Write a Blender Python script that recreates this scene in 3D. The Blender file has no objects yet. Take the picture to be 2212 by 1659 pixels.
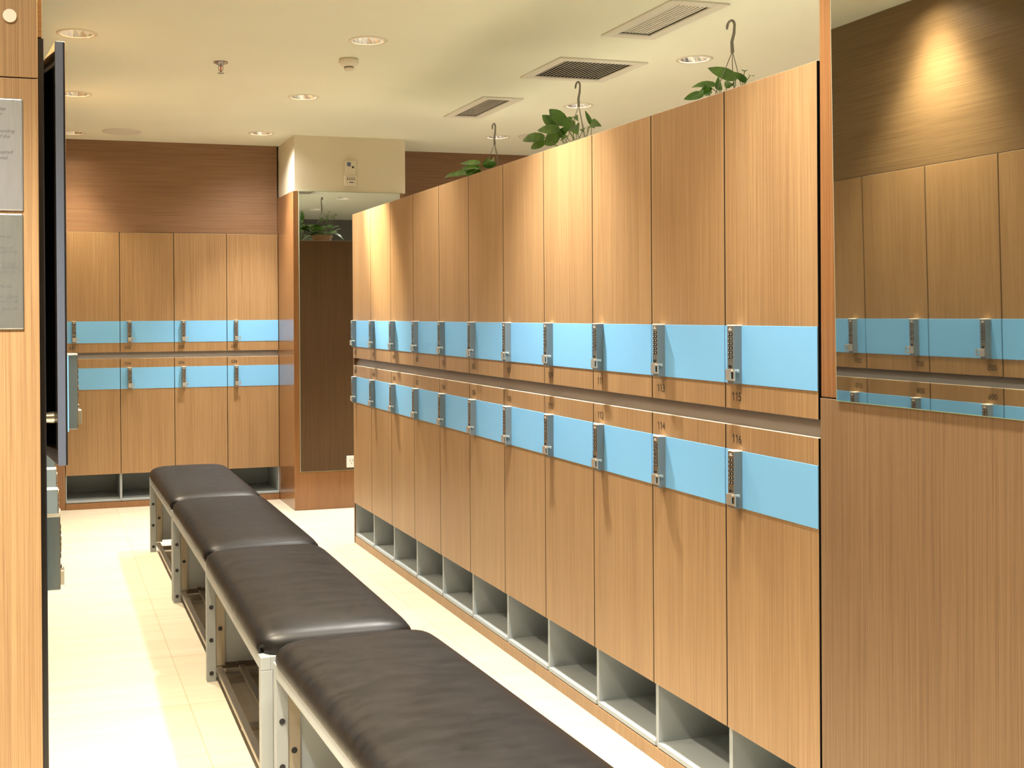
import bpy, bmesh, math, random
from mathutils import Vector, Matrix
PI = math.pi
R = math.radians
sc = bpy.context.scene
COL = sc.collection

# ------------------------------------------------------------------ camera, world, exposure
IMG_W, IMG_H = 2212.0, 1659.0
F_PX, CX, CY = 2432.394, 800.0, 689.200
YAW, PITCH, ROLL, CAM_Z = -0.28163, -0.00407, -0.00667, 1.42596
_F = Vector((math.sin(-YAW) * math.cos(PITCH), math.cos(YAW) * math.cos(PITCH), math.sin(PITCH)))
_R = _F.cross(Vector((0, 0, 1))).normalized()
_U = _R.cross(_F)
_R2 = math.cos(ROLL) * _R + math.sin(ROLL) * _U
_U2 = -math.sin(ROLL) * _R + math.cos(ROLL) * _U
cam_d = bpy.data.cameras.new('camera')
cam = bpy.data.objects.new('camera', cam_d)
COL.objects.link(cam)
m = Matrix((( _R2.x, _U2.x, -_F.x, 0), (_R2.y, _U2.y, -_F.y, 0), (_R2.z, _U2.z, -_F.z, 0), (0, 0, 0, 1)))
cam.matrix_world = Matrix.Translation((0, 0, CAM_Z)) @ m
cam_d.sensor_width = 36
cam_d.sensor_fit = 'HORIZONTAL'
cam_d.lens = F_PX / IMG_W * 36
cam_d.shift_x = (IMG_W / 2 - CX) / IMG_W
cam_d.shift_y = -(IMG_H / 2 - CY) / IMG_W
cam_d.clip_start = 0.02
sc.camera = cam

sc.view_settings.view_transform = 'Standard'
sc.view_settings.look = 'None'
sc.view_settings.gamma = 1
sc.view_settings.use_curve_mapping = False
sc.view_settings.exposure = 0.0

wd = bpy.data.worlds.new('world')
sc.world = wd
wd.use_nodes = True
wd.node_tree.nodes['Background'].inputs[0].default_value = (1.0, 0.9, 0.75, 1)
wd.node_tree.nodes['Background'].inputs[1].default_value = 0.05

WHITE_LAMP = (1.0, 0.95, 0.88)
WARM_LAMP = (1.0, 0.86, 0.64)
P_CORE, P_HALO = 330.0, 60.0         # mid and right rows
P_CORE_L, P_HALO_L = 430.0, 45.0      # warm row by the left wall

# ------------------------------------------------------------------ measures
BX = 1.8489          # face of the right-hand bank
BY0 = 2.3806         # its near end
W = 0.40
YB = 8.5746          # face of the back bank
BT0 = 0.1395
CEIL = 2.7346
Z0, Z1, Z2, Z3, Z4, Z5, Z6, Z7 = 2.0503, 1.3883, 1.2273, 1.1562, 1.1104, 1.0415, 0.8833, 0.2519
LX = 0.0             # face of the left-hand bank
LW = 0.39
LY0 = 2.456
LDZ = -0.045         # the left-hand bank sits a little lower
NL = 15

# ------------------------------------------------------------------ materials
def mat(name, col, rough=0.5, metal=0.0, spec=0.5, emit=None, estr=0.0, coat=0.0):
    m = bpy.data.materials.new(name)
    m.use_nodes = True
    b = m.node_tree.nodes['Principled BSDF']
    b.inputs['Base Color'].default_value = (*col, 1)
    b.inputs['Roughness'].default_value = rough
    b.inputs['Metallic'].default_value = metal
    b.inputs['Specular IOR Level'].default_value = spec
    b.inputs['Coat Weight'].default_value = coat
    if emit:
        b.inputs['Emission Color'].default_value = (*emit, 1)
        b.inputs['Emission Strength'].default_value = estr
    return m

def nodes_of(m):
    return m.node_tree.nodes, m.node_tree.links, m.node_tree.nodes['Principled BSDF']

def pos_mapping(m, scale, obj=False):
    n, l, b = nodes_of(m)
    if obj:
        t = n.new('ShaderNodeTexCoord'); out = t.outputs['Object']
    else:
        t = n.new('ShaderNodeNewGeometry'); out = t.outputs['Position']
    mp = n.new('ShaderNodeMapping')
    mp.inputs['Scale'].default_value = scale
    l.new(out, mp.inputs['Vector'])
    return mp.outputs['Vector']

def noise(m, vec, scale=1.0, detail=4.0, rough=0.6):
    n, l, b = nodes_of(m)
    t = n.new('ShaderNodeTexNoise')
    t.inputs['Scale'].default_value = scale
    t.inputs['Detail'].default_value = detail
    t.inputs['Roughness'].default_value = rough
    l.new(vec, t.inputs['Vector'])
    return t.outputs['Fac']

def ramp(m, fac, stops):
    n, l, b = nodes_of(m)
    r = n.new('ShaderNodeValToRGB')
    e = r.color_ramp.elements
    while len(e) < len(stops):
        e.new(0.5)
    for el, (p, c) in zip(e, stops):
        el.position = p
        el.color = (*c, 1) if len(c) == 3 else c
    l.new(fac, r.inputs['Fac'])
    return r.outputs['Color']

def mixcol(m, a, b_, fac, mode='MULTIPLY'):
    n, l, b = nodes_of(m)
    x = n.new('ShaderNodeMix')
    x.data_type = 'RGBA'; x.blend_type = mode
    x.inputs['Factor'].default_value = fac
    l.new(a, x.inputs['A']); l.new(b_, x.inputs['B'])
    return x.outputs['Result']

def bump(m, h, strength=0.1, dist=0.001):
    n, l, b = nodes_of(m)
    x = n.new('ShaderNodeBump')
    x.inputs['Strength'].default_value = strength
    x.inputs['Distance'].default_value = dist
    l.new(h, x.inputs['Height'])
    l.new(x.outputs['Normal'], b.inputs['Normal'])

def wood(name, dark, light, axis='Z', rough=0.38, coat=0.0):
    m = mat(name, light, rough, coat=coat)
    n, l, b = nodes_of(m)
    s = {'Z': (300, 300, 2.0), 'H': (2.0, 2.0, 170)}[axis]
    v = pos_mapping(m, s)
    f = noise(m, v, 1.0, 5.0, 0.62)
    c = ramp(m, f, [(0.28, dark), (0.60, light)])
    s2 = {'Z': (640, 640, 5.0), 'H': (4.0, 4.0, 400)}[axis]
    f2 = noise(m, pos_mapping(m, s2), 1.0, 2.0, 0.5)
    c2 = ramp(m, f2, [(0.34, (0.86, 0.82, 0.77)), (0.52, (1, 1, 1))])
    s3 = {'Z': (9, 9, 0.25), 'H': (0.4, 0.4, 9)}[axis]
    f3 = noise(m, pos_mapping(m, s3), 1.0, 2.0, 0.5)
    c3 = ramp(m, f3, [(0.3, (0.90, 0.88, 0.86)), (0.7, (1.0, 1.0, 1.0))])
    c = mixcol(m, c, c2, 0.8)
    c = mixcol(m, c, c3, 1.0)
    l.new(c, b.inputs['Base Color'])
    bump(m, f, 0.12, 0.0006)
    return m

M = {}
M['wood'] = wood('teak_laminate', (0.270, 0.155, 0.068), (0.410, 0.256, 0.120))
M['wood_wall'] = wood('dark_teak_wall', (0.205, 0.112, 0.058), (0.285, 0.162, 0.088), 'H', 0.42)
M['wood_red'] = wood('red_teak_cladding', (0.215, 0.094, 0.034), (0.305, 0.148, 0.056), 'Z', 0.22, 0.25)
M['wood_side'] = wood('teak_side_cladding', (0.170, 0.098, 0.046), (0.270, 0.168, 0.084), 'Z', 0.42)
M['wood_wall_left'] = wood('olive_teak_wall', (0.175, 0.106, 0.046), (0.255, 0.163, 0.075), 'H', 0.42)
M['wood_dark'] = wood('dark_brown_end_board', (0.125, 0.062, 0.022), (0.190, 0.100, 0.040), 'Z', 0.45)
M['blue'] = mat('blue_laminate', (0.20, 0.50, 0.82), 0.35)
M['black'] = mat('black_laminate', (0.012, 0.011, 0.012), 0.3)
M['black_gloss'] = mat('black_gloss_board', (0.035, 0.026, 0.020), 0.10, coat=0.6)
M['navy'] = mat('dark_door_edge', (0.10, 0.115, 0.15), 0.35)
M['cubby'] = mat('grey_cubby_laminate', (0.37, 0.41, 0.42), 0.45)
M['rail'] = mat('satin_rail', (0.33, 0.31, 0.295), 0.42, 0.2)
M['steel'] = mat('satin_steel', (0.19, 0.225, 0.235), 0.36, 0.35)
M['nickel'] = mat('polished_nickel', (0.80, 0.76, 0.66), 0.3, 0.85)
M['faceplate'] = mat('dark_metal_face', (0.46, 0.42, 0.35), 0.22, 0.9)
M['key'] = mat('black_key', (0.02, 0.018, 0.016), 0.3)
M['glare_pale'] = mat('painted_lock_glare', (0.88, 0.84, 0.72), 0.4, 0.0)  # pale tone standing in for downlight glare on the lock tops
M['edge_lit'] = mat('painted_lit_edge', (0.78, 0.70, 0.55), 0.4)  # downlight glare on the door tops, painted as a pale colour
M['keymark'] = mat('key_mark', (0.62, 0.60, 0.56), 0.4)
M['ink'] = mat('black_ink', (0.03, 0.026, 0.022), 0.6)
M['ink_soft'] = mat('engraved_grey', (0.13, 0.13, 0.125), 0.6)
M['mirror'] = mat('mirror_silver', (0.62, 0.65, 0.64), 0.015, 1.0)
M['mirror_edge'] = mat('mirror_glass_edge', (0.42, 0.62, 0.48), 0.15)
M['white'] = mat('cream_paint', (0.76, 0.70, 0.54), 0.75)
M['plastic'] = mat('cream_plastic', (0.74, 0.69, 0.55), 0.4)
M['plastic_white'] = mat('white_plastic', (0.80, 0.80, 0.74), 0.35)
M['ventmetal'] = mat('cream_vent_metal', (0.70, 0.67, 0.58), 0.45)
M['dark'] = mat('dark_duct', (0.015, 0.014, 0.013), 0.8)
M['grey_wall'] = mat('grey_stone_wall', (0.16, 0.165, 0.16), 0.6)
M['display'] = mat('blue_display', (0.13, 0.15, 0.32), 0.25)
M['pot'] = mat('brown_plastic_pot', (0.26, 0.13, 0.055), 0.5)
M['soil'] = mat('soil', (0.03, 0.02, 0.012), 0.9)
M['wire'] = mat('grey_plastic_hanger', (0.26, 0.25, 0.22), 0.45)
M['bulb'] = mat('lamp_glow', (1, 1, 1), 0.4, emit=(1.0, 0.88, 0.66), estr=34.0)
M['bulb_warm'] = mat('warm_lamp_glow', (1, 1, 1), 0.4, emit=(1.0, 0.72, 0.38), estr=34.0)
M['reflector'] = mat('faceted_reflector', (0.92, 0.93, 0.94), 0.26, 1.0)
M['chrome'] = mat('dull_chrome', (0.42, 0.38, 0.36), 0.3, 0.9)
M['red_glass'] = mat('red_bulb', (0.55, 0.06, 0.04), 0.15)
M['cap'] = mat('black_cap', (0.015, 0.015, 0.018), 0.45)
M['frame'] = mat('painted_grey_steel', (0.32, 0.345, 0.345), 0.42, 0.15)
M['frame_in'] = mat('brushed_steel_inner', (0.42, 0.37, 0.28), 0.35, 0.5)
M['tube'] = mat('bare_steel_tube', (0.36, 0.32, 0.27), 0.28, 0.9)

def m_leather():
    m = mat('black_brown_leather', (0.020, 0.015, 0.013), 0.40, spec=0.22, coat=0.04)
    n, l, b = nodes_of(m)
    b.inputs['Coat Roughness'].default_value = 0.3
    f = noise(m, pos_mapping(m, (9, 22, 9)), 1.0, 5, 0.65)
    c = ramp(m, f, [(0.3, (0.0050, 0.0047, 0.0045)), (0.75, (0.0115, 0.0098, 0.0090))])
    l.new(c, b.inputs['Base Color'])
    r = ramp(m, f, [(0.3, (0.36, 0.36, 0.36)), (0.75, (0.50, 0.50, 0.50))])
    l.new(r, b.inputs['Roughness'])
    g = noise(m, pos_mapping(m, (260, 260, 260)), 1.0, 3, 0.6)
    bump(m, g, 0.10, 0.0008)
    return m
M['leather'] = m_leather()

def m_ceiling():
    m = mat('cream_ceiling_paint', (0.80, 0.72, 0.55), 0.85)
    n, l, b = nodes_of(m)
    f = noise(m, pos_mapping(m, (1.2, 1.2, 1.2)), 1.0, 3, 0.5)
    c = ramp(m, f, [(0.3, (0.75, 0.755, 0.61)), (0.7, (0.79, 0.795, 0.65))])
    l.new(c, b.inputs['Base Color'])
    return m
M['ceiling'] = m_ceiling()

def m_floor():
    m = mat('cream_floor_tile', (0.72, 0.67, 0.52), 0.36)
    n, l, b = nodes_of(m)
    f = noise(m, pos_mapping(m, (1.5, 14, 3)), 1.0, 5, 0.6)
    c = ramp(m, f, [(0.3, (0.53, 0.475, 0.365)), (0.7, (0.61, 0.56, 0.45))])
    t = n.new('ShaderNodeTexBrick')
    g = n.new('ShaderNodeNewGeometry')
    mp = n.new('ShaderNodeMapping')
    mp.inputs['Location'].default_value = (0.10, 0.05, 0)
    l.new(g.outputs['Position'], mp.inputs['Vector'])
    l.new(mp.outputs['Vector'], t.inputs['Vector'])
    t.offset = 0.0
    t.inputs['Scale'].default_value = 1.0
    t.inputs['Brick Width'].default_value = 0.6
    t.inputs['Row Height'].default_value = 0.6
    t.inputs['Mortar Size'].default_value = 0.0018
    t.inputs['Mortar Smooth'].default_value = 0.4
    t.inputs['Color1'].default_value = (1, 1, 1, 1)
    t.inputs['Color2'].default_value = (0.97, 0.965, 0.95, 1)
    t.inputs['Mortar'].default_value = (0.72, 0.66, 0.52, 1)
    c = mixcol(m, c, t.outputs['Color'], 1.0)
    l.new(c, b.inputs['Base Color'])
    bump(m, f, 0.03, 0.001)
    return m
M['floor'] = m_floor()

def m_plaque(name, a, b_):
    m = mat(name, a, 0.34, 0.85)
    n, l, b = nodes_of(m)
    f = noise(m, pos_mapping(m, (700, 700, 12)), 1.0, 3, 0.6)
    l.new(ramp(m, f, [(0.3, a), (0.7, b_)]), b.inputs['Base Color'])
    return m
M['plaque'] = m_plaque('brushed_plaque', (0.50, 0.52, 0.54), (0.62, 0.64, 0.66))
M['plaque2'] = m_plaque('brushed_plaque_dark', (0.36, 0.38, 0.36), (0.46, 0.48, 0.45))

def m_leaf(name, a, b_):
    m = mat(name, a, 0.32)
    n, l, b = nodes_of(m)
    f = noise(m, pos_mapping(m, (14, 14, 14)), 1.0, 3, 0.6)
    l.new(ramp(m, f, [(0.35, a), (0.65, b_)]), b.inputs['Base Color'])
    b.inputs['Transmission Weight'].default_value = 0.0
    b.inputs['Subsurface Weight'].default_value = 0.0
    return m
M['leaf'] = m_leaf('pothos_leaf', (0.045, 0.135, 0.020), (0.125, 0.280, 0.045))
M['stem'] = mat('green_stem', (0.16, 0.22, 0.06), 0.5)

# ------------------------------------------------------------------ mesh helpers
class MB:
    def __init__(s):
        s.v = []; s.f = []; s.sm = []
    def add(s, v, f, smooth=False):
        o = len(s.v)
        s.v += [tuple(p) for p in v]
        s.f += [tuple(i + o for i in q) for q in f]
        s.sm += [smooth] * len(f)
        return s
    def box(s, a, b, ch=0.0):
        x0, x1 = sorted((a[0], b[0])); y0, y1 = sorted((a[1], b[1])); z0, z1 = sorted((a[2], b[2]))
        if ch <= 0:
            v = [(x0, y0, z0), (x1, y0, z0), (x1, y1, z0), (x0, y1, z0), (x0, y0, z1), (x1, y0, z1), (x1, y1, z1), (x0, y1, z1)]
            f = [(0, 3, 2, 1), (4, 5, 6, 7), (0, 1, 5, 4), (1, 2, 6, 5), (2, 3, 7, 6), (3, 0, 4, 7)]
            return s.add(v, f)
        bm = bmesh.new()
        bmesh.ops.create_cube(bm, size=1.0)
        for p in bm.verts:
            p.co = Vector(((x0 + x1) / 2 + p.co.x * (x1 - x0), (y0 + y1) / 2 + p.co.y * (y1 - y0), (z0 + z1) / 2 + p.co.z * (z1 - z0)))
        bmesh.ops.bevel(bm, geom=list(bm.edges), offset=ch, segments=2, affect='EDGES', profile=0.5)
        bm.verts.index_update()
        s.add([tuple(p.co) for p in bm.verts], [tuple(q.index for q in fc.verts) for fc in bm.faces])
        bm.free()
        return s
    def cyl(s, p0, p1, r0, r1=None, n=16, caps=True, smooth=True):
        r1 = r0 if r1 is None else r1
        p0 = Vector(p0); p1 = Vector(p1)
        d = (p1 - p0).normalized()
        a = d.orthogonal().normalized(); b = d.cross(a)
        v = []
        for p, r in ((p0, r0), (p1, r1)):
            for i in range(n):
                t = 2 * PI * i / n
                v.append(p + (a * math.cos(t) + b * math.sin(t)) * r)
        f = [(i, (i + 1) % n, n + (i + 1) % n, n + i) for i in range(n)]
        s.add(v, f, smooth)
        if caps:
            s.add(v[:n], [tuple(range(n - 1, -1, -1))]); s.add(v[n:], [tuple(range(n))])
        return s
    def tube(s, pts, r, n=8):
        pts = [Vector(p) for p in pts]
        rs = r if isinstance(r, (list, tuple)) else [r] * len(pts)
        rings = []
        a = None
        for i, p in enumerate(pts):
            d = (pts[min(i + 1, len(pts) - 1)] - pts[max(i - 1, 0)]).normalized()
            if a is None: a = d.orthogonal().normalized()
            a = (a - d * a.dot(d)).normalized()
            b = d.cross(a)
            rings.append([p + (a * math.cos(2 * PI * k / n) + b * math.sin(2 * PI * k / n)) * rs[i] for k in range(n)])
        v = [q for g in rings for q in g]
        f = []
        for i in range(len(pts) - 1):
            for k in range(n):
                f.append((i * n + k, i * n + (k + 1) % n, (i + 1) * n + (k + 1) % n, (i + 1) * n + k))
        s.add(v, f, True)
        s.add(rings[0], [tuple(range(n - 1, -1, -1))]); s.add(rings[-1], [tuple(range(n))])
        return s
    def lathe(s, c, prof, n=32, axis='Z'):
        v = []
        for r, z in prof:
            for i in range(n):
                t = 2 * PI * i / n
                v.append((c[0] + r * math.cos(t), c[1] + r * math.sin(t), c[2] + z))
        f = []
        for j in range(len(prof) - 1):
            for i in range(n):
                f.append((j * n + i, j * n + (i + 1) % n, (j + 1) * n + (i + 1) % n, (j + 1) * n + i))
        return s.add(v, f, True)
    def prism(s, prof, x0, x1):          # profile in (y, z), extruded along x
        n = len(prof)
        v = [(x0, y, z) for y, z in prof] + [(x1, y, z) for y, z in prof]
        f = [(i, (i + 1) % n, n + (i + 1) % n, n + i) for i in range(n)]
        f += [tuple(range(n - 1, -1, -1)), tuple(range(n, 2 * n))]
        return s.add(v, f)
    def mesh(s, name, material):
        me = bpy.data.meshes.new(name)
        me.from_pydata(s.v, [], s.f)
        me.polygons.foreach_set('use_smooth', s.sm)
        me.update()
        bm = bmesh.new(); bm.from_mesh(me)
        bmesh.ops.recalc_face_normals(bm, faces=list(bm.faces))
        bm.to_mesh(me); bm.free()
        me.materials.append(M[material] if isinstance(material, str) else material)
        return me
    def build(s, name, material, parent=None):
        return link(name, s.mesh(name, material), parent)

def link(name, me, parent=None):
    o = bpy.data.objects.new(name, me)
    COL.objects.link(o)
    if parent: o.parent = parent
    return o

def tag(o, label=None, cat=None, group=None, kind=None):
    if label: o['label'] = label
    if cat: o['category'] = cat
    if group: o['group'] = group
    if kind: o['kind'] = kind
    return o

def struct(o):
    o['kind'] = 'structure'
    return o

def thing(name, label, cat, loc=(0, 0, 0), rz=0.0, group=None):
    o = bpy.data.objects.new(name, None)
    COL.objects.link(o)
    o.empty_display_size = 0.1
    o.location = loc
    o.rotation_euler = (0, 0, rz)
    return tag(o, label, cat, group)

def text_mesh(name, body, size, material, italic=0.0, extrude=0.0003, align='CENTER', xscale=1.0):
    cu = bpy.data.curves.new(name, 'FONT')
    cu.body = body; cu.size = size; cu.extrude = extrude
    cu.align_x = align; cu.align_y = 'CENTER'
    cu.shear = italic
    cu.space_character = 0.86 if material == 'ink' else 1.0
    cu.resolution_u = 3
    o = bpy.data.objects.new(name + '_tmp', cu)
    COL.objects.link(o)
    dg = bpy.context.evaluated_depsgraph_get()
    me = bpy.data.meshes.new_from_object(o.evaluated_get(dg))
    bpy.data.objects.remove(o); bpy.data.curves.remove(cu)
    me.name = name
    # stand it upright: text x -> x, text y -> z, facing -y
    for v in me.vertices:
        x, y, z = v.co
        v.co = (x * xscale, -z, y)
    me.materials.clear(); me.materials.append(M[material])
    return me

# ------------------------------------------------------------------ room shell
XL, XR, YN, YF = -1.6, 5.4, -2.2, 8.603
struct(MB().box((XL - .1, YN - .1, -0.1), (XR + .1, 9.24, 0)).build('floor', 'floor'))

LAMPS_MID = [(1.49, 1.00), (1.49, 2.40), (1.493, 3.785), (1.495, 5.178), (1.507, 6.612), (1.51, 8.003)]
LAMPS_RIGHT = [(3.24, 2.42), (3.24, 3.78), (3.238, 5.131), (3.245, 6.458), (3.235, 7.756)]
LAMPS_LEFT = [(0.20, 1.10), (0.165, 3.92), (0.155, 5.383), (0.185, 6.848), (0.20, 8.30), (0.17, 2.50), (-0.35, 1.75)]  # last entry: unseen lamp added to brighten the left cladding
VENTS = [  # x0, x1, y0, y1 of the hole
    (2.592, 2.985, 5.305, 5.702), (2.600, 2.752, 6.375, 6.97), (2.580, 2.748, 4.22, 4.735)]
LR = 0.076
def ceiling():
    b = MB()
    xs = {XL, XR}; ys = {YN, YF}
    cells = {}
    H = 0.11
    for x, y in LAMPS_MID + LAMPS_RIGHT + LAMPS_LEFT:
        xs |= {round(x - H, 4), round(x + H, 4)}; ys |= {round(y - H, 4), round(y + H, 4)}
    for x0, x1, y0, y1 in VENTS:
        xs |= {x0, x1}; ys |= {y0, y1}
    xs = sorted(xs); ys = sorted(ys)
    lamps = LAMPS_MID + LAMPS_RIGHT + LAMPS_LEFT
    for i in range(len(xs) - 1):
        for j in range(len(ys) - 1):
            cx, cy = (xs[i] + xs[i + 1]) / 2, (ys[j] + ys[j + 1]) / 2
            if any(abs(cx - x) < H and abs(cy - y) < H for x, y in lamps): continue
            if any(x0 < cx < x1 and y0 < cy < y1 for x0, x1, y0, y1 in VENTS): continue
            b.add([(xs[i], ys[j], CEIL), (xs[i + 1], ys[j], CEIL), (xs[i + 1], ys[j + 1], CEIL), (xs[i], ys[j + 1], CEIL)], [(0, 1, 2, 3)])
    n = 32
    for x, y in lamps:
        v = []
        for k in range(n):
            t = 2 * PI * k / n
            c, s_ = math.cos(t), math.sin(t)
            q = H / max(abs(c), abs(s_))
            v.append((x + c * q, y + s_ * q, CEIL))
        for k in range(n):
            t = 2 * PI * k / n
            v.append((x + math.cos(t) * LR, y + math.sin(t) * LR, CEIL))
        b.add(v, [(k, (k + 1) % n, n + (k + 1) % n, n + k) for k in range(n)])
    # slab above, closing the void
    b.box((XL - .1, YN - .1, CEIL + 0.2), (XR + .1, 9.24, CEIL + 0.25))
    return b.build('ceiling', 'ceiling')
struct(ceiling())

HW = CEIL + 0.2
struct(MB().box((XL - .1, 9.14, 0), (XR + .1, 9.24, HW)).build('wall_back', 'wood_wall'))
struct(MB().box((-0.62, YF - 0.012, Z0 + 0.004), (1.739, 9.14, HW)).build('wall_over_back_bank', 'wood_wall'))
struct(MB().box((2.602, YF, 0), (XR, 9.14, HW)).build('wall_back_right', 'wood_wall'))
struct(MB().box((XL - .1, YN, 0), (XL, 9.14, HW)).build('wall_left', 'wood_wall'))
struct(MB().box((XR, YN, 0), (XR + .1, YF, HW)).build('wall_right', 'wood_wall'))
struct(MB().box((XL - .1, YN - .1, 0), (XR + .1, YN, HW)).build('wall_front', 'white'))
struct(MB().box((2.95, 0.9, 0), (XR, 1.0, HW)).build('wall_inner', 'grey_wall'))
# horizontal-grain wall over the left bank
struct(MB().box((-0.62, LY0 - 0.012, Z0 + LDZ + 0.003), (LX - 0.001, YF - 0.014, HW)).build('wall_over_left_bank', 'wood_wall_left'))
# partition core behind the right bank (back to back row)
struct(MB().box((BX + 0.53, BY0 + 0.01, 0), (BX + 1.03, BY0 + 11 * W - 0.012, Z0 - 0.01)).build('wall_partition', 'wood_side'))
# cladded block carrying the mirror
b = MB().box((BX + 0.012, -1.4, 0), (BX + 1.09, BY0 - 0.0068, HW))
struct(b.build('wall_mirror_block', 'black'))
struct(MB().box((BX + 0.002, -1.4, 1.2145), (BX + 0.014, BY0 - 0.0068, CEIL), 0.001).build('wall_panel_upper', 'wood_red'))
struct(MB().box((BX - 0.001, -1.4, 0.0), (BX + 0.014, BY0 - 0.0068, 1.2115), 0.001).build('wall_panel_lower', 'wood_side'))
# column by the back wall
struct(MB().box((1.7405, 8.023, 0), (2.583, 9.13, 2.330), 0.003).build('wall_column', 'wood_red'))
struct(MB().box((1.754, 8.025, 2.330), (2.600, 9.13, HW)).build('wall_column_top', 'white'))
# filler board left of the back bank
struct(MB().box((LX, YB + 0.004, 0), (BT0 - 0.002, 9.13, Z0)).build('trim_1', 'wood_red'))
# left end cladding that faces the camera
PY = LY0 - 0.030
struct(MB().box((-1.6, PY, 0), (-0.0100, PY + 0.018, 1.9165), 0.001).build('wall_panel_left', 'wood'))
struct(MB().box((-1.6, PY, 1.919), (-0.0100, PY + 0.018, HW), 0.001).build('wall_panel_left_upper', 'wood'))
struct(MB().box((-1.6, PY + 0.018, 0), (-0.0105, LY0 - 0.012, HW)).build('wall_panel_left_core', 'black'))

# ------------------------------------------------------------------ lockers
def locker_parts(w, upper):
    """meshes of one locker in its own frame: x across the door, y into the bank, z up"""
    g = 0.002
    za, zb = (Z3, Z0) if upper else (Z7, Z4)
    ba, bb = (Z2, Z1) if upper else (Z6, Z5)
    d = {}
    d['door'] = MB().box((g, 0, za), (w - g, 0.018, zb), 0.0012).mesh('door', 'wood')
    d['blue_band'] = MB().box((g + .0005, -0.0022, ba), (w - g - .0005, 0.001, bb), 0.0005).mesh('blue_band', 'blue')
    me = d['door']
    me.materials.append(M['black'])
    me.materials.append(M['edge_lit'])
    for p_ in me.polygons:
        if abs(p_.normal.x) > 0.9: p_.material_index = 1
        if p_.normal.z > 0.6: p_.material_index = 2  # upward faces coloured as if brightly lit from above
    c = MB()
    ca, cb = (Z3 + 0.012, Z0 - 0.001) if upper else (Z7 + 0.006, Z4 - 0.012)
    t = 0.010
    y0, y1 = 0.021, 0.50
    c.box((0.0005, y0, ca), (t, y1, cb)); c.box((w - t, y0, ca), (w - 0.0005, y1, cb))
    c.box((t, y0, ca), (w - t, y1, ca + t)); c.box((t, y0, cb - t), (w - t, y1, cb)); c.box((t, y1 - t, ca + t), (w - t, y1, cb - t))
    d['carcass'] = c.mesh('carcass', 'black')
    # lock
    lx0, lx1 = 0.053, 0.082
    lt = -0.028
    d['lock_body'] = MB().box((lx0, lt, ba - 0.0005), (lx1, -0.001, bb + 0.0008), 0.0022).mesh('lock_body', 'steel')
    e_ = MB().box((lx0 - .0004, lt - .0004, bb - 0.0012), (lx1 + .0004, -0.0015, bb + 0.0022), 0.0008)  # thin slab added to carry the painted glare on the lock top
    d['lock_top_glare'] = e_.mesh('lock_top_glare', 'glare_pale')
    f = MB().box((lx0 + .001, lt - 0.0012, ba + 0.001), (lx1 - .001, lt + 0.001, bb - 0.001), 0.0006)
    d['face_plate'] = f.mesh('face_plate', 'faceplate')
    k = MB()
    zt = bb - 0.024
    for r_ in range(6):
        for cc in range(2):
            x = lx0 + 0.0085 + cc * 0.012
            k.box((x - 0.0045, lt - 0.0026, zt - r_ * 0.0125 - 0.0042), (x + 0.0045, lt - 0.0005, zt - r_ * 0.0125 + 0.0042), 0.0008)
    d['keypad'] = k.mesh('keypad', 'key')
    d['lock_knob'] = MB().cyl((lx0 + 0.0145, lt - 0.004, ba + 0.0485), (lx0 + 0.0145, lt, ba + 0.0485), 0.0048, n=14).mesh('lock_knob', 'key')
    k = MB()
    for r_ in range(6):
        for cc in range(2):
            x = lx0 + 0.0085 + cc * 0.012
            z = zt - r_ * 0.0125
            k.box((x - 0.0012, lt - 0.0030, z - 0.0020), (x + 0.0012, lt - 0.0024, z + 0.0020))
    k.box((lx0 + 0.007, lt - 0.0017, bb - 0.013), (lx1 - 0.007, lt - 0.001, bb - 0.010))
    k.box((lx0 + 0.010, lt - 0.0017, bb - 0.0085), (lx1 - 0.010, lt - 0.001, bb - 0.006))
    d['key_marks'] = k.mesh('key_marks', 'keymark')
    # hasp: a folded plate with a slot, standing over the foot of the lock
    h = MB()
    hy0, hy1 = -0.0370, -0.0350
    hx0, hx1, hz0, hz1 = 0.056, 0.099, ba + 0.010, ba + 0.0405
    sx0, sx1, sz0, sz1 = 0.080, 0.093, hz0 + 0.005, hz1 - 0.006
    h.box((hx0, hy0, hz0), (sx0, hy1, hz1)); h.box((sx1, hy0, hz0), (hx1, hy1, hz1))
    h.box((sx0, hy0, hz0), (sx1, hy1, sz0)); h.box((sx0, hy0, sz1), (sx1, hy1, hz1))
    h.box((hx0, hy1, hz1 - 0.002), (hx1 - .012, -0.026, hz1), 0.0004)
    h.box((hx0 + .002, hy1, hz0), (hx0 + .004, -0.028, hz1 - .002))
    h.cyl((0.0835, -0.039, hz1 - 0.0035), (0.0835, -0.016, hz1 - 0.0035), 0.0035, n=12)
    h.box((0.0815, -0.020, hz1 - 0.009), (0.0850, -0.012, hz1), 0.0006)
    d['hasp'] = h.mesh('hasp', 'nickel')
    if not upper:
        s = MB()
        t = 0.008
        y0, y1 = 0.012, 0.46
        zl, zh = 0.048, Z7 + 0.004
        s.box((0.0004, y0, zl), (t, y1, zh)); s.box((w - t, y0, zl), (w - 0.0004, y1, zh))
        s.box((t, y0 - 0.004, zl), (w - t, y1, zl + 0.014)); s.box((t, y1 - t, zl + 0.014), (w - t, y1, zh))
        s.box((t, 0.022, zh - 0.004), (w - t, y1, zh))
        d['shoe_cubby'] = s.mesh('shoe_cubby', 'cubby')
    return d

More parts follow.
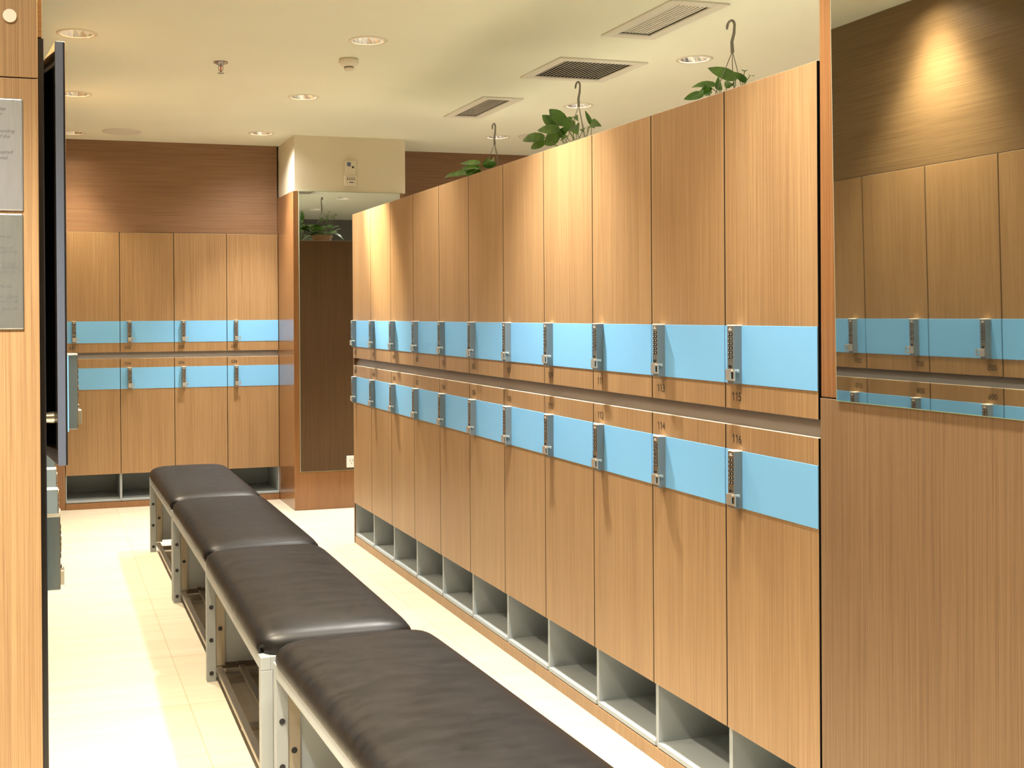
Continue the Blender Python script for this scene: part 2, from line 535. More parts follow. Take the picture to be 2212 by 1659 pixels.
SETS = {}
NUMS = {}
def number_mesh(t):
    if t not in NUMS:
        v = []; f = []
        for i, ch in enumerate(t):
            cx = (i - 1) * 0.0158
            o = len(v)
            if ch == '1':            # stem with a slanted flag
                P = [(0.0008, -0.0118), (0.0034, -0.0118), (0.0034, 0.0118), (0.0012, 0.0118), (-0.0042, 0.0072), (-0.0042, 0.0044), (0.0008, 0.0078)]
                v += [(cx + x, -0.0004, z) for x, z in P]
                f += [(o, o + 1, o + 2, o + 6), (o + 6, o + 2, o + 3, o + 4), (o + 6, o + 4, o + 5)]
            else:
                me = text_mesh('digit', ch, 0.034, 'ink', extrude=0.0)
                xs = [p.co.x for p in me.vertices]; zs = [p.co.z for p in me.vertices]
                mx, mz = (min(xs) + max(xs)) / 2, (min(zs) + max(zs)) / 2
                kx, kz = 0.0132 / (max(xs) - min(xs)), 0.0240 / (max(zs) - min(zs))
                v += [(cx + (p.co.x - mx) * kx, -0.0004, (p.co.z - mz) * kz) for p in me.vertices]
                f += [tuple(q + o for q in p.vertices) for p in me.polygons]
        me = bpy.data.meshes.new('locker_number')
        me.from_pydata(v, [], f); me.update()
        me.materials.append(M['ink'])
        NUMS[t] = me
    return NUMS[t]

def locker(loc, rz, w, upper, num, label, group, opening=0.0):
    key = (w, upper)
    if key not in SETS: SETS[key] = locker_parts(w, upper)
    d = SETS[key]
    root = thing('locker', label, 'locker', loc, rz, group)
    link('carcass', d['carcass'], root)
    door = link('door', d['door'], root)
    for nme in ('blue_band', 'lock_body', 'lock_top_glare', 'face_plate', 'keypad', 'key_marks', 'lock_knob', 'hasp'):
        link(nme, d[nme], door)
    if num:
        n_ = link('locker_number', number_mesh(num), door)
        n_.location = (0.054, -0.0008, (Z2 + Z3) / 2 - 0.001 if upper else (Z4 + Z5) / 2 - 0.003)
    if not upper:
        link('shoe_cubby', d['shoe_cubby'], root)
    if opening:
        # swing about the hinge at the right-hand edge
        hx = w - 0.002
        door.rotation_euler = (0, 0, opening)
        door.location = (hx - hx * math.cos(opening), -hx * math.sin(opening), 0)
    return root, door

where = ['nearest to the camera', 'second from the near end', 'third from the near end', 'fourth from the near end', 'fifth from the near end',
         'in the middle', 'fifth from the far end', 'fourth from the far end', 'third from the far end', 'second from the far end', 'at the far end']
for k in range(1, 12):
    y = BY0 + W * k
    no, ne = 117 - 2 * k, 118 - 2 * k
    locker((BX, y, 0), -PI / 2, W, True, '%03d' % no, 'tall upper locker %03d with blue band, right bank, %s' % (no, where[k - 1]), 'upper lockers of the right-hand bank')
    locker((BX, y, 0), -PI / 2, W, False, '%03d' % ne, 'lower locker %03d over a shoe cubby, right bank, %s' % (ne, where[k - 1]), 'lower lockers of the right-hand bank')
bw = ['leftmost, beside the open black door', 'second from left', 'third from left', 'rightmost, beside the wooden column']
for k in range(4):
    x = BT0 + W * k
    no, ne = 31 + 2 * k, 32 + 2 * k
    locker((x, YB, 0), 0, W, True, '%03d' % no, 'upper locker %03d on the back wall, %s' % (no, bw[k]), 'upper lockers on the back wall')
    locker((x, YB, 0), 0, W, False, '%03d' % ne, 'lower locker %03d on the back wall, %s' % (ne, bw[k]), 'lower lockers on the back wall')
for k in range(NL):
    y = LY0 + LW * k
    no, ne = 2 * k - 1, 2 * k
    nu = '%03d' % no if 3 <= no <= 9 else None
    nl_ = '%03d' % ne if 3 <= ne <= 10 else None
    if k == 0:
        root, door = locker((LX, y, LDZ), PI / 2, LW, True, None, 'upper locker at near left with its black-lined door ajar', 'upper lockers of the left-hand bank', opening=R(6.8))
        root0, door0 = root, door
        locker((LX, y, LDZ), PI / 2, LW, False, None, 'lower locker under the ajar black-lined door, its lock seen edge-on', 'lower lockers of the left-hand bank')
        continue
    if nu:
        lu = 'upper locker %s of the left bank, seen in the right-hand mirror' % nu
        ll = 'lower locker %s of the left bank, seen in the right-hand mirror' % nl_
    elif k == 1:
        lu = 'upper locker just behind the ajar door in the left bank'
        ll = 'lower locker just behind the nearest one in the left bank, lock edge-on'
    else:
        lu = 'upper locker of the left bank, far part, seen only edge-on'
        ll = 'lower locker of the left bank, far part, seen only edge-on'
    locker((LX, y, LDZ), PI / 2, LW, True, nu, lu, 'upper lockers of the left-hand bank' if nu or k == 1 else 'far upper lockers of the left-hand bank')
    locker((LX, y, LDZ), PI / 2, LW, False, nl_, ll, 'lower lockers of the left-hand bank' if nl_ or k == 1 else 'far lower lockers of the left-hand bank')

# lining, edge and cam latch of the ajar door
ZA, ZB = Z3, Z0
MB().box((0.004, 0.018, ZA + .002), (LW - 0.004, 0.021, ZB - 0.002)).build('door_lining', 'black_gloss', door0)
MB().box((0.0008, 0.0046, ZA + .001), (0.0022, 0.0205, ZB - 0.001)).build('edge_strip', 'navy', door0)
c = MB()
c.cyl((0.066, 0.020, 1.254), (0.066, 0.040, 1.254), 0.013, 0.011, n=18)
c.cyl((0.066, 0.040, 1.254), (0.066, 0.052, 1.254), 0.008, n=14)
c.cyl((0.066, 0.052, 1.254), (0.066, 0.056, 1.254), 0.004, n=10)
c.box((0.062, 0.046, 1.254), (0.070, 0.049, 1.286), 0.001)
c.build('cam_latch', 'nickel', door0)

# finger rails between the rows, plinths, tops, ends
def rail(name, x0, x1, loc, rz, label):
    pr = [(0.0195, Z4 - 0.010), (0.0195, Z4 - 0.002), (0.034, Z3 + 0.004), (0.034, Z3 + 0.010), (0.050, Z3 + 0.010), (0.050, Z4 - 0.010)]
    o = MB().prism(pr, x0, x1).build(name, 'rail')
    o.location = loc; o.rotation_euler = (0, 0, rz)
    return tag(o, label, 'rail')
# shift carcasses make room: rails lie in front of them
def plinth(x0, x1, loc, rz, label):
    o = MB().box((x0, 0.006, 0), (x1, 0.45, 0.044), 0.0015).build('plinth', 'wood')
    o.location = loc; o.rotation_euler = (0, 0, rz)
    return tag(o, label, 'plinth')
rail('finger_rail', 0.0, 11 * W, (BX, BY0 + 11 * W, 0), -PI / 2, 'grey-brown finger rail running between the rows of the right bank')
rail('finger_rail', 0.0, 4 * W, (BT0, YB, 0), 0, 'pale grey finger rail between the two locker rows on the back wall')
rail('finger_rail', 0.0, NL * LW, (LX, LY0, LDZ), PI / 2, 'grey finger rail of the left bank, seen in the right-hand mirror')
plinth(0.0, 11 * W, (BX, BY0 + 11 * W, 0), -PI / 2, 'low wooden plinth under the shoe cubbies of the right bank')
plinth(0.0, 4 * W, (BT0, YB - 0.012, 0), 0, 'reddish wooden plinth under the lockers on the back wall').data.materials[0] = M['wood_red']
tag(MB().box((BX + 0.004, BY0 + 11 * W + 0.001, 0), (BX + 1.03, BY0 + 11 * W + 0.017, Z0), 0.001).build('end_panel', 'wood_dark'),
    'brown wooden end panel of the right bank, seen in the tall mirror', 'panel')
tag(MB().box((BX + 0.019, BY0 + 0.001, Z0), (BX + 1.03, BY0 + 11 * W + 0.001, Z0 + 0.003)).build('bank_top', 'plastic'),  # unseen surface, made pale to bounce light onto the ceiling
    'long top board of the right locker bank carrying the plants', 'board')
tag(MB().box((-0.5, LY0 - 0.010, 0), (LX + 0.002, LY0 - 0.0005, Z0 + LDZ)).build('end_panel', 'black'),
    'black end board of the left bank beside the plaques', 'panel')
tag(MB().box((BX + 0.022, BY0 - 0.0058, 0), (BX + 0.5, BY0 - 0.001, Z0)).build('end_panel', 'black'),
    'black end board between locker 115 and the mirror panel', 'panel')

# ------------------------------------------------------------------ mirrors
def mirror_plate(name, a, b_, face, label):
    """a, b_ opposite corners; silvered front as the thing's own mesh, glass edge as its part"""
    root = thing(name, label, 'mirror', ((a[0] + b_[0]) / 2, (a[1] + b_[1]) / 2, min(a[2], b_[2])))
    o = Vector(root.location)
    if face == 'x':
        g = MB().box((a[0] - o.x, a[1] - o.y, a[2] - o.z), (b_[0] - o.x, b_[1] - o.y, b_[2] - o.z))
        s = MB().box((a[0] - 0.0006 - o.x, a[1] + .0015 - o.y, a[2] + .0015 - o.z), (a[0] + .0004 - o.x, b_[1] - .0015 - o.y, b_[2] - .0015 - o.z))
    else:
        g = MB().box((a[0] - o.x, a[1] - o.y, a[2] - o.z), (b_[0] - o.x, b_[1] - o.y, b_[2] - o.z))
        s = MB().box((a[0] + .0015 - o.x, a[1] - 0.0006 - o.y, a[2] + .0015 - o.z), (b_[0] - .0015 - o.x, a[1] + .0004 - o.y, b_[2] - .0015 - o.z))
    g.build('glass_edge', 'mirror_edge', root)
    s.build('mirror_face', 'mirror', root)
    return root
mr = mirror_plate('wall_mirror', (BX - 0.0065, 0.20, 1.209), (BX - 0.0012, 2.307, CEIL - 0.002), 'x', 'large wall mirror on the right reflecting lockers 005 to 010')
mr.rotation_euler = (0, R(-0.74), 0)     # leans a hair into the room
mirror_plate('wall_mirror', (1.783, 8.017, 0.280), (2.556, 8.0228, 2.328), 'y', 'tall narrow mirror on the column behind the locker bank')

# socket plate at the foot of the tall mirror
t = thing('wall_socket', 'small white socket plate at the foot of the tall mirror', 'socket', (2.165, 8.0163, 0.300))
MB().box((-0.035, -0.008, 0), (0.035, 0, 0.085), 0.002).build('cover_plate', 'plastic_white', t)
s = MB()
for dx in (-0.01, 0.01): s.box((dx - .0015, -0.0086, 0.045), (dx + .0015, -0.0078, 0.058))
s.box((-.0015, -0.0086, 0.025), (.0015, -0.0078, 0.036))
s.build('socket_slots', 'key', t)

# thermostat style remote on the white column top
t = thing('remote_holder', 'cream remote control in a holder on the white column top', 'remote control', (2.172, 8.025, 2.375))
MB().box((-0.043, -0.020, 0), (0.043, 0, 0.185), 0.006).build('body', 'plastic', t)
MB().box((-0.047, -0.026, 0), (0.047, 0, 0.078), 0.005).build('holder', 'plastic', t)
MB().box((-0.026, -0.0215, 0.142), (0.002, -0.0195, 0.172), 0.001).build('display', 'display', t)
MB().cyl((0.018, -0.0222, 0.136), (0.018, -0.0195, 0.136), 0.008, n=16).build('sensor', 'key', t)
k = MB()
for i in range(4):
    k.box((-0.030 + i * 0.017, -0.0272, 0.042), (-0.020 + i * 0.017, -0.0255, 0.052), 0.001)
    k.box((-0.030 + i * 0.017, -0.0272, 0.058), (-0.020 + i * 0.017, -0.0255, 0.062))
k.build('buttons', 'ink_soft', t)
MB().box((-0.012, -0.0272, 0.020), (0.022, -0.0255, 0.027)).build('badge', 'display', t)

# ------------------------------------------------------------------ plaques and disc on the left cladding
def plaque(x1, z0, z1, lines, material, label):
    t = thing('plaque', label, 'plaque', (x1 - 0.16, PY, z0))
    MB().box((-0.16, -0.003, 0), (0.16, -0.0002, z1 - z0), 0.0025).build('plate', material, t)
    for dx, z, s_ in lines:
        me = text_mesh('engraved_line', s_, 0.0105, 'ink_soft', italic=0.35, align='RIGHT', extrude=0.0001)
        o = link('engraved_line', me, t)
        o.location = (0.16 - dx, -0.0033, z - z0)
    return t
S = 2.43 / 2.0
def pz(y): return CAM_Z + (684.0 - y) * 2.43 / 2432.4
def px(x): return (x - 94.0) * 2.43 / 2432.4
L1 = [(20, 258, 'that'), (13, 268, 'ed or'), (37, 303, 'ttending'), (28, 314, 't of the'), (33, 346, 'rrupted'), (25, 358, 'onnel.'), (5, 407, 'e')]
L2 = [(30, 519, 'sment or'), (31, 542, 'erty of'), (41, 550, 'use that'), (38, 574, 's, duty'), (40, 582, 'ngeness'), (39, 591, 'ur prop.'), (31, 620, 'nures.'), (41, 642, 'per. those'), (43, 650, 'pparting,'), (41, 666, 'esence.')]
plaque(px(54), pz(466), pz(236), [(px(54) - px(x), pz(y), s_) for x, y, s_ in L1], 'plaque', 'bright brushed metal plaque, the upper one on the left cladding')
plaque(px(53), pz(710), pz(472), [(px(53) - px(x), pz(y), s_) for x, y, s_ in L2], 'plaque2', 'darker brushed metal plaque, the lower one on the left cladding')
b = MB(); b.cyl((0, -0.004, 0), (0, 0.0, 0), 0.0135, n=28)
o = b.build('cover_disc', 'plastic'); o.location = (px(30), PY, pz(66))
tag(o, 'round cream cover disc over the seam of the left cladding', 'disc')

# ------------------------------------------------------------------ benches
def bench_meshes():
    d = {}
    hw, L = 0.238, 1.248
    # cushion: crowned, soft corners
    n, mm = 26, 44
    b = MB(); v = []; f = []
    zb, H = 0.452, 0.082
    for j in range(mm + 1):
        tv = -1 + 2 * j / mm
        sv = math.sin(tv * PI / 2)
        for i in range(n + 1):
            tu = -1 + 2 * i / n
            su = math.sin(tu * PI / 2)
            cu = max(0.0, 1 - abs(su) ** 7) ** 0.45
            cv = max(0.0, 1 - abs(sv) ** 18) ** 0.45
            # round the plan corners
            k = 1 - 0.07 * (abs(su) ** 8) * (abs(sv) ** 30)
            crown = 0.010 * (1 - su * su) * (1 - sv ** 4)
            v.append((su * hw * k, sv * L / 2 * k, zb + 0.012 + (H - 0.012 - 0.010) * cu * cv + crown))
    w_ = n + 1
    for j in range(mm):
        for i in range(n):
            f.append((j * w_ + i, j * w_ + i + 1, (j + 1) * w_ + i + 1, (j + 1) * w_ + i))
    edge = [i for i in range(w_)] + [j * w_ + n for j in range(1, mm + 1)] + [mm * w_ + i for i in range(n - 1, -1, -1)] + [j * w_ for j in range(mm - 1, 0, -1)]
    o = len(v)
    for e in edge:
        v.append((v[e][0] * 0.985, v[e][1] * 0.996, zb))
    ne = len(edge)
    for q in range(ne):
        f.append((edge[q], edge[(q + 1) % ne], o + (q + 1) % ne, o + q))
    f.append(tuple(o + q for q in range(ne)))
    b.add(v, f, True)
    d['cushion'] = b.mesh('cushion', 'leather')
    hx, hy = 0.232, L / 2 - 0.002
    t = 0.036
    fr = MB()
    zt0, zt1 = 0.412, 0.451
    fr.box((-hx, -hy, zt0), (-hx + .030, hy, zt1), 0.002); fr.box((hx - .030, -hy, zt0), (hx, hy, zt1), 0.002)
    for y in (-hy, hy - .03, -0.015): fr.box((-hx + .030, y, zt0), (hx - .030, y + .03, zt1), 0.001)
    d['seat_frame'] = fr.mesh('seat_frame', 'frame')
    for nm, sx, sy in (('leg_a', -1, -1), ('leg_b', 1, -1), ('leg_c', -1, 1), ('leg_d', 1, 1)):
        g = MB()
        x0 = -hx if sx < 0 else hx - t
        y0 = -hy if sy < 0 else hy - 0.030
        g.box((x0, y0, 0.0), (x0 + t, y0 + 0.030, zt0), 0.0015)
        d[nm] = g.mesh('leg', 'frame')
        d[nm + '_caps'] = (x0 + t / 2, y0 if sy > 0 else y0 + 0.030)
    d['screw_cap'] = MB().cyl((0, -0.0016, 0), (0, 0.0016, 0), 0.0085, n=16).mesh('screw_cap', 'cap')
    d['inner'] = []; d['end'] = []
    for sx in (-1, 1):
        for sy in (-1, 1):
            x0 = -hx + t if sx < 0 else hx - 2 * t
            y0, y1 = (hy - 0.024, hy - 0.006) if sy > 0 else (-hy + 0.006, -hy + 0.024)
            d['inner'].append((MB().box((x0 + .001, y0, 0.058), (x0 + t, y1, zt0), 0.001).mesh('inner_plate', 'frame_in'), (x0 + t / 2, y0 if sy > 0 else y1)))
    for y0 in (hy - 0.016, -hy + 0.008):
        d['end'].append(MB().box((-hx + 2 * t + .001, y0, 0.068), (hx - 2 * t - .001, y0 + 0.008, zt0)).mesh('end_plate', 'cubby'))
    d['rack_rail'] = [MB().box((x - .0125, -hy + .030, 0.040), (x + .0125, hy - .030, 0.058), 0.002).mesh('rack_rail', 'tube') for x in (-0.185, -0.095, 0.0, 0.095, 0.185)]
    d['rack_crossbar'] = [MB().box((-0.190, y, 0.018), (0.190, y + .025, 0.0400), 0.002).mesh('rack_crossbar', 'tube') for y in (-hy + .055, -0.012, hy - .080)]
    return d
BD = bench_meshes()
def bench(x, y, rz, label):
    t = thing('bench', label, 'bench', (x, y, 0), rz, 'black padded benches in a row')
    for nm in ('cushion', 'seat_frame'): link(nm, BD[nm], t)
    for me in BD['end']: link('end_plate', me, t)
    for me in BD['rack_rail']: link('rack_rail', me, t)
    for me in BD['rack_crossbar']: link('rack_crossbar', me, t)
    for me, (cx, cy) in BD['inner']:
        link('screw_cap', BD['screw_cap'], link('inner_plate', me, t)).location = (cx, cy, 0.203)
    for nm in ('leg_a', 'leg_b', 'leg_c', 'leg_d'):
        o = link('leg', BD[nm], t)
        for z in (0.033, 0.162, 0.290):
            link('screw_cap', BD['screw_cap'], o).location = (*BD[nm + '_caps'], z)
    return t
bench(0.835, 6.298, R(0.0), 'padded bench farthest away, before the back lockers')
bench(0.835, 5.040, R(-0.1), 'second padded bench from the back wall')
bench(0.822, 3.785, R(-0.6), 'second padded bench from the camera, long shiny seam')
bench(0.864, 2.505, R(2.0), 'nearest padded bench, cut by the bottom of the photo')

# ------------------------------------------------------------------ ceiling fittings
def spot(x, y, power, size, blend, col, parent, aim=(0, 0)):
    l = bpy.data.lights.new('lamp_light', 'SPOT')
    l.energy = power; l.spot_size = R(size); l.spot_blend = blend
    l.color = col; l.shadow_soft_size = 0.055
    o = bpy.data.objects.new('lamp_light', l)
    COL.objects.link(o)
    o.parent = parent
    o.location = (0, 0, 0.004)
    o.rotation_euler = (math.atan2(aim[1], 1), -math.atan2(aim[0], 1), 0)
    return o
def dl_meshes(glow):
    d = {}
    r = MB().lathe((0, 0, 0), [(LR - .001, 0.001), (LR + .001, -0.003), (0.090, -0.0045), (0.094, -0.002), (0.094, 0.0)], 40)
    d['trim_ring'] = r.mesh('trim_ring', 'plastic')
    # fluted reflector
    n = 28; prof = [(LR, 0.0), (0.070, 0.025), (0.060, 0.055), (0.042, 0.085), (0.024, 0.100)]
    v = []; f = []
    for rr, z in prof:
        for i in range(n):
            t_ = 2 * PI * i / n
            q = rr * (1 - (0.05 if i % 2 else 0.0) * (1 if z > 0.001 else 0))
            v.append((q * math.cos(t_), q * math.sin(t_), z))
    for j in range(len(prof) - 1):
        for i in range(n):
            f.append((j * n + i, j * n + (i + 1) % n, (j + 1) * n + (i + 1) % n, (j + 1) * n + i))
    d['reflector'] = MB().add(v, f, False).mesh('reflector', 'reflector')
    d['bulb'] = MB().lathe((0, 0, 0), [(0.0, 0.044), (0.014, 0.048), (0.021, 0.060), (0.023, 0.080), (0.022, 0.100), (0.0, 0.101)], 20).mesh('bulb', glow)
    return d
DLW, DLM = dl_meshes('bulb_warm'), dl_meshes('bulb')
def downlight(x, y, warm, label, group):
    t = thing('downlight', label, 'downlight', (x, y, CEIL), 0, group)
    d = DLW if warm else DLM
    for nm in ('trim_ring', 'reflector', 'bulb'): link(nm, d[nm], t)
    k = POWER.get((x, y), 1.0)
    if warm:
        lc = WHITE_LAMP if (x, y) == LAMPS_LEFT[6] else WARM_LAMP
        spot(x, y, P_CORE_L * k, 84, 1.0, lc, t); spot(x, y, P_HALO_L * k, 140, 1.0, lc, t)
    else:
        spot(x, y, P_CORE * k, 76, 1.0, WHITE_LAMP, t); spot(x, y, P_HALO * k, 140, 1.0, WHITE_LAMP, t)
    if (x, y) == LAMPS_MID[4]:           # extra aimed spot added to throw a hot streak on the far lockers
        spot(x, y, 620, 34, 0.9, (1.0, 0.88, 0.66), t, aim=(0.44, -0.42))
    return t
POWER = {LAMPS_LEFT[6]: 1.7, LAMPS_MID[0]: 0.6, LAMPS_MID[1]: 0.65, LAMPS_MID[3]: 0.42, LAMPS_LEFT[2]: 0.6, LAMPS_LEFT[1]: 0.55, LAMPS_MID[5]: 0.95, LAMPS_MID[4]: 0.85, LAMPS_MID[2]: 1.25, LAMPS_LEFT[3]: 1.2, LAMPS_RIGHT[1]: 1.6, LAMPS_RIGHT[2]: 1.6, LAMPS_LEFT[4]: 0.25, LAMPS_LEFT[5]: 2.0, LAMPS_RIGHT[0]: 1.5, LAMPS_RIGHT[3]: 1.4, LAMPS_RIGHT[4]: 1.2, LAMPS_LEFT[0]: 0.7}
for (x, y), lb in zip(LAMPS_LEFT, ['round warm downlight in front of the plaques, above the camera', 'warm downlight seen at the top of the right-hand mirror',
        'large warm downlight above the ajar door, top left', 'warm downlight in the left row, second of the three seen', 'warm downlight at far left before the back wall, smallest of its row', 'warm downlight over the ajar door, out of the frame',
        'unseen white downlight added to brighten the left cladding']):
    downlight(x, y, True, lb, None if x < 0 else 'warm downlights along the left wall')
for (x, y), lb in zip(LAMPS_MID, ['white downlight out of the frame above the camera', 'white downlight out of the frame near locker 115', 'white downlight above the nearer benches, out of the frame',
        'white downlight beside the smoke detector', 'white downlight between the smoke detector and the column', 'white downlight just left of the column top']):
    downlight(x, y, False, lb, 'white downlights over the benches')
for (x, y), lb in zip(LAMPS_RIGHT, ['white downlight beyond the bank, out of the frame', 'white downlight beyond the bank over the mirror block', 'white downlight right of the square vent, beyond the bank',
        'white downlight behind the middle hanging plant', 'white downlight behind the hook of the farthest plant']):
    downlight(x, y, False, lb, 'white downlights beyond the right bank')

def vent(x0, x1, y0, y1, nsl, tilt, label, bw=0.0052):
    t = thing('ceiling_vent', label, 'vent', ((x0 + x1) / 2, (y0 + y1) / 2, CEIL))
    hx, hy = (x1 - x0) / 2, (y1 - y0) / 2
    e = 0.055
    fr = MB()
    for (a, b_) in (((-hx - e, -hy - e), (-hx, hy + e)), ((hx, -hy - e), (hx + e, hy + e)), ((-hx, -hy - e), (hx, -hy)), ((-hx, hy), (hx, hy + e))):
        fr.box((a[0], a[1], -0.008), (b_[0], b_[1], 0.0), 0.0015)
    fr.build('vent_frame', 'ventmetal', t)
    dk = MB()
    dk.box((-hx, -hy, 0.05), (hx, hy, 0.055)); dk.box((-hx, -hy, 0), (-hx + .002, hy, .05)); dk.box((hx - .002, -hy, 0), (hx, hy, .05))
    dk.box((-hx, -hy, 0), (hx, -hy + .002, .05)); dk.box((-hx, hy - .002, 0), (hx, hy, .05))
    dk.build('duct_box', 'dark', t)
    sl = MB()
    p_ = 2 * hx / nsl
    th = 0.0011
    for i in range(nsl):
        x = -hx + p_ * (i + 0.5)
        dx = math.sin(tilt) * bw; dz = math.cos(tilt) * bw
        wv = Vector((math.cos(tilt), 0, -math.sin(tilt))) * th
        v = []
        for yy in (-hy + .002, hy - .002):
            v += [(x - dx - wv.x, yy, 0.004 - dz - wv.z), (x - dx + wv.x, yy, 0.004 - dz + wv.z), (x + dx + wv.x, yy, 0.004 + dz + wv.z), (x + dx - wv.x, yy, 0.004 + dz - wv.z)]
        sl.add(v, [(0, 1, 2, 3), (7, 6, 5, 4), (0, 4, 5, 1), (1, 5, 6, 2), (2, 6, 7, 3), (3, 7, 4, 0)])
    o = sl.build('slats', 'ventmetal', t)
    return t
vent(*VENTS[0], 18, R(70), 'square ceiling vent with dark gaps, above the middle plant')
vent(*VENTS[1], 10, R(70), 'narrow ceiling vent farthest from the camera, dark gaps')
vent(*VENTS[2], 9, R(80), 'long pale vent with closed slats at the top of the photo', 0.0090)

def disc(x, y, label):
    b = MB().lathe((0, 0, 0), [(0, -0.006), (0.12, -0.006), (0.135, -0.004), (0.138, 0.0), (0, 0.0)], 48)
    o = b.build('ceiling_speaker', 'ventmetal'); o.location = (x, y, CEIL)
    return tag(o, label, 'speaker')
disc(0.536, 8.158, 'flat round speaker cover on the ceiling at far left')
disc(3.502, 7.646, 'flat round speaker cover behind the middle hanging plant')

t = thing('smoke_detector', 'cream smoke detector on the ceiling below a downlight', 'smoke detector', (1.507, 5.577, CEIL))
MB().lathe((0, 0, 0), [(0, 0), (0.050, 0), (0.052, -0.018), (0.046, -0.026), (0.026, -0.040), (0.0, -0.040)], 36).build('base', 'plastic', t)
MB().lathe((0, 0, 0), [(0, -0.0401), (0.0245, -0.0401), (0.0245, -0.045), (0, -0.045)], 28).build('sensor_gap', 'ink_soft', t)
MB().lathe((0, 0, 0), [(0, -0.0451), (0.026, -0.0451), (0.022, -0.056), (0, -0.057)], 28).build('sensor_cap', 'plastic', t)
t = thing('sprinkler', 'dark metal fire sprinkler hanging from the ceiling', 'sprinkler', (0.884, 5.803, CEIL))
MB().lathe((0, 0, 0), [(0, 0), (0.037, 0), (0.036, -0.006), (0.018, -0.012), (0.011, -0.022), (0, -0.022)], 32).build('escutcheon', 'chrome', t)
b = MB()
for sx in (-1, 1):
    b.tube([(sx * 0.008, 0, -0.02), (sx * 0.012, 0, -0.030), (sx * 0.009, 0, -0.042), (sx * 0.003, 0, -0.050)], 0.0022, 8)
b.cyl((0, 0, -0.049), (0, 0, -0.056), 0.004, n=10)
b.build('yoke', 'chrome', t)
MB().cyl((0, 0, -0.022), (0, 0, -0.050), 0.0030, n=10).build('bulb', 'red_glass', t)
MB().lathe((0, 0, 0), [(0, -0.055), (0.017, -0.057), (0.017, -0.058), (0, -0.058)], 20).build('deflector', 'chrome', t)

# ------------------------------------------------------------------ hanging plants standing on the bank
def leaf(b, base, tip, width, up, fold=0.25, droop=0.1):
    base = Vector(base); tip = Vector(tip)
    ax = tip - base
    L = ax.length
    d = ax.normalized()
    up = Vector(up)
    side = d.cross(up).normalized()
    nrm = side.cross(d).normalized()
    prof = [(0.0, 0.06), (0.06, 0.55), (0.18, 0.90), (0.34, 1.0), (0.52, 0.90), (0.70, 0.66), (0.86, 0.34), (0.96, 0.11), (1.0, 0.0)]
    v = []; f = []
    for i, (s_, w_) in enumerate(prof):
        c = base + d * (L * s_) + nrm * (math.sin(s_ * PI) * droop * L)
        for q in (-1, -0.5, 0, 0.5, 1):
            v.append(c + side * (q * w_ * width / 2) + nrm * (abs(q) * fold * w_ * width / 2) - d * (0.10 * L * abs(q) * (1 - s_) ** 4 * w_))
    k = 5
    for i in range(len(prof) - 1):
        for j in range(k - 1):
            f.append((i * k + j, i * k + j + 1, (i + 1) * k + j + 1, (i + 1) * k + j))
    b.add(v, f, True)

def plant(x, y, hook_z, leaves, nrand, seed, label, wires, big=1.0):
    """leaves: (base y,z, tip y,z, width, dx) in world metres"""
    rnd = random.Random(seed)
    t = thing('potted_plant', label, 'plant', (x, y, Z0 + 0.003), 0, 'hanging-basket plants on the locker bank')
    MB().lathe((0, 0, 0), [(0, 0.0), (0.070, 0.0), (0.092, 0.085), (0.100, 0.090), (0.100, 0.104), (0.093, 0.104), (0.088, 0.090), (0.0, 0.090)], 32).build('pot', 'pot', t)
    MB().lathe((0, 0, 0), [(0.0, 0.094), (0.05, 0.093), (0.0885, 0.0905), (0.0885, 0.0902), (0, 0.0902)], 24).build('soil', 'soil', t)
    hz = hook_z - Z0
    h = MB()
    top = hz - 0.028
    pts = [(0, 0, hz - 0.125), (0, 0.004, hz - 0.085), (0, -0.010, hz - 0.055)]
    for i in range(9):
        a = R(-20 + i * 26)
        pts.append((0, 0.012 - 0.024 * math.cos(a) - .002, top + 0.024 * math.sin(a)))
    h.tube(pts, [0.007, 0.006, 0.0055] + [0.0048] * 8 + [0.0035], 8)
    h.build('hook', 'wire', t)
    apex = Vector((0, 0, hz - 0.12))
    for i in range(3):
        a = 2 * PI * i / 3 + 0.5
        e = Vector((0.097 * math.cos(a), 0.097 * math.sin(a), 0.097))
        bow = Vector((0, wires if i == 0 else 0, 0))
        pp = [apex.lerp(e, s_ / 6) + bow * math.sin(PI * s_ / 6) for s_ in range(7)]
        MB().tube(pp, 0.0016, 6).build('hanger_wire', 'wire', t)
    lf = MB(); st = MB()
    def add_leaf(bp, tp, w, up):
        leaf(lf, bp, tp, w, up, 0.22, rnd.uniform(0.02, 0.12))
        root_ = Vector((rnd.uniform(-.04, .04), rnd.uniform(-.04, .04), 0.09))
        mid = root_.lerp(bp, 0.5) + Vector((0, 0, 0.02))
        st.tube([root_, mid, bp], 0.0016, 5)
    for (by, bz, ty, tz, w, dx) in leaves:
        bp = Vector((dx, by - y, bz - Z0)); tp = Vector((dx - 0.035, ty - y, tz - Z0))
        add_leaf(bp, tp, w * 1.22, (-0.6 + rnd.uniform(-.3, .3), -0.85, rnd.uniform(0.1, 0.5)))
    for i in range(nrand):
        a = rnd.uniform(0, 2 * PI); rr = rnd.uniform(0.04, 0.12)
        bp = Vector((rr * math.cos(a), rr * math.sin(a), 0.105 + rnd.uniform(0.0, 0.06 * big)))
        L = rnd.uniform(0.06, 0.095) * big
        tp = bp + Vector((math.cos(a) * L * .85, math.sin(a) * L * .85, rnd.uniform(-0.05, 0.035) * big))
        add_leaf(bp, tp, L * rnd.uniform(0.62, 0.8), (rnd.uniform(-.5, .1), rnd.uniform(-.3, .3), 1.0))
    lf.build('foliage', 'leaf', t)
    st.build('stems', 'stem', t)
    return t

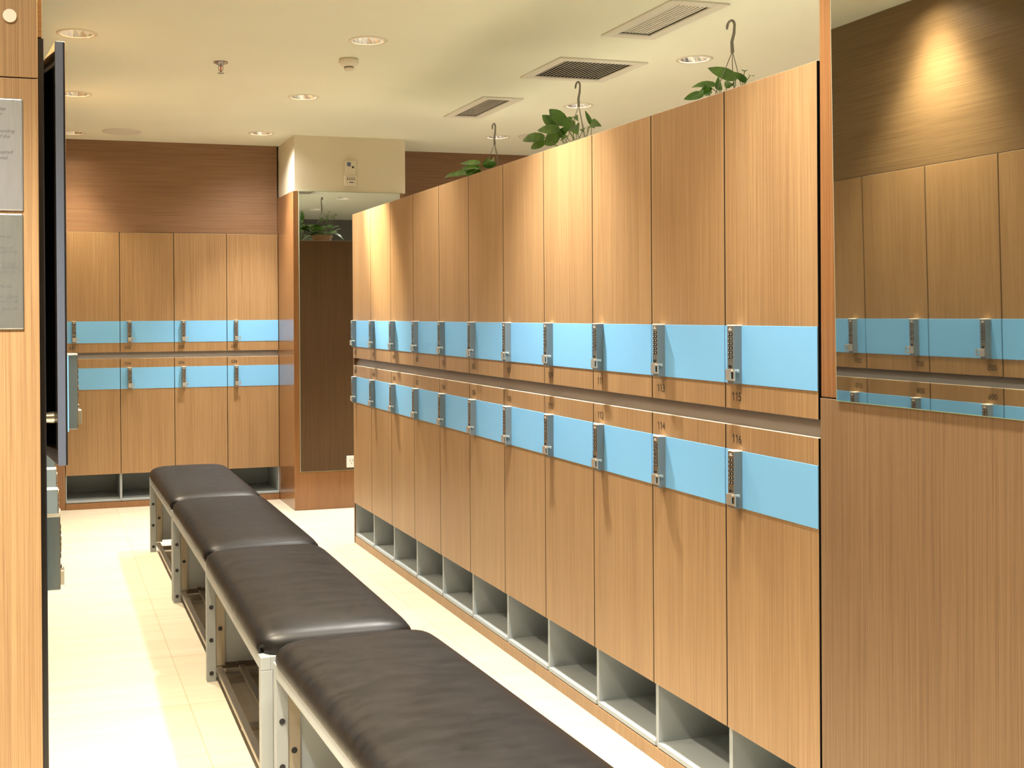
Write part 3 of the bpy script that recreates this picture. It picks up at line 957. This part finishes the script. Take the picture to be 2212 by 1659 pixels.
PLX = 2.46
def on_plane(pxx, pyy, X=PLX):
    d = _F + _R2 * ((pxx - CX) / F_PX) - _U2 * ((pyy - CY) / F_PX)
    s_ = X / d.x
    return d.y * s_, CAM_Z + d.z * s_
def lv(ox, oy, sc_, rows, X=PLX):
    out = []
    for (bx, by, tx, ty, w, dx) in rows:
        a = on_plane(ox + bx / sc_, oy + by / sc_, X + dx); c = on_plane(ox + tx / sc_, oy + ty / sc_, X + dx)
        # width given in crop pixels -> metres at the leaf's distance
        out.append((a[0], a[1], c[0], c[1], w / sc_ * a[0] / F_PX * 1.05, dx))
    return out
rows2 = [(940, 610, 700, 205, 290, 0.02), (740, 690, 520, 350, 260, 0.0), (800, 740, 400, 745, 230, -0.02), (800, 840, 560, 1090, 330, 0.0),
         (430, 930, 20, 1010, 230, -0.02), (450, 1030, 230, 1200, 200, 0.0), (1120, 450, 790, 715, 190, 0.02), (1175, 400, 1440, 520, 130, 0.0),
         (1080, 470, 1110, 800, 260, 0.0), (1190, 620, 1440, 850, 260, -0.01), (1560, 640, 2040, 640, 260, 0.0), (1610, 600, 1610, 240, 100, 0.0),
         (1520, 640, 1870, 690, 110, 0.0), (840, 960, 1190, 890, 130, 0.0), (1000, 700, 860, 1000, 200, 0.02), (1400, 700, 1560, 790, 130, 0.0)]
rows1 = [(1890, 505, 1765, 435, 70, 0.0), (1790, 570, 1832, 487, 42, 0.0), (1765, 545, 1660, 560, 48, 0.0), (1720, 600, 1745, 540, 45, 0.0), (1690, 600, 1612, 632, 50, 0.0),
         (1955, 520, 1925, 460, 40, 0.0), (1945, 455, 2000, 455, 36, 0.0), (1980, 480, 2055, 490, 34, 0.0), (1830, 560, 1900, 520, 44, 0.0), (1880, 540, 1960, 500, 40, 0.0), (1740, 560, 1700, 610, 50, 0.0)]
rows3 = [(285, 1030, 190, 1035, 34, 0.0), (280, 1065, 200, 1060, 40, 0.0), (350, 1010, 330, 1045, 36, 0.0), (360, 1005, 410, 1030, 36, 0.0), (230, 1080, 150, 1100, 34, 0.0), (180, 1100, 90, 1125, 28, 0.0)]
plant(PLX, 3.643, 2.511, lv(940, 0, 2.911, rows1), 22, 3, 'green plant nearest to the camera, hook leaning over the locker tops', 0.03)
plant(PLX, 4.894, 2.533, lv(1140, 220, 11.642, rows2), 10, 5, 'bushy green plant with large leaves in the middle of the bank', 0.0)
plant(PLX, 5.943, 2.506, lv(940, 0, 2.911, rows3), 34, 8, 'farthest green plant, mostly hidden behind the locker tops', 0.0, 1.35)
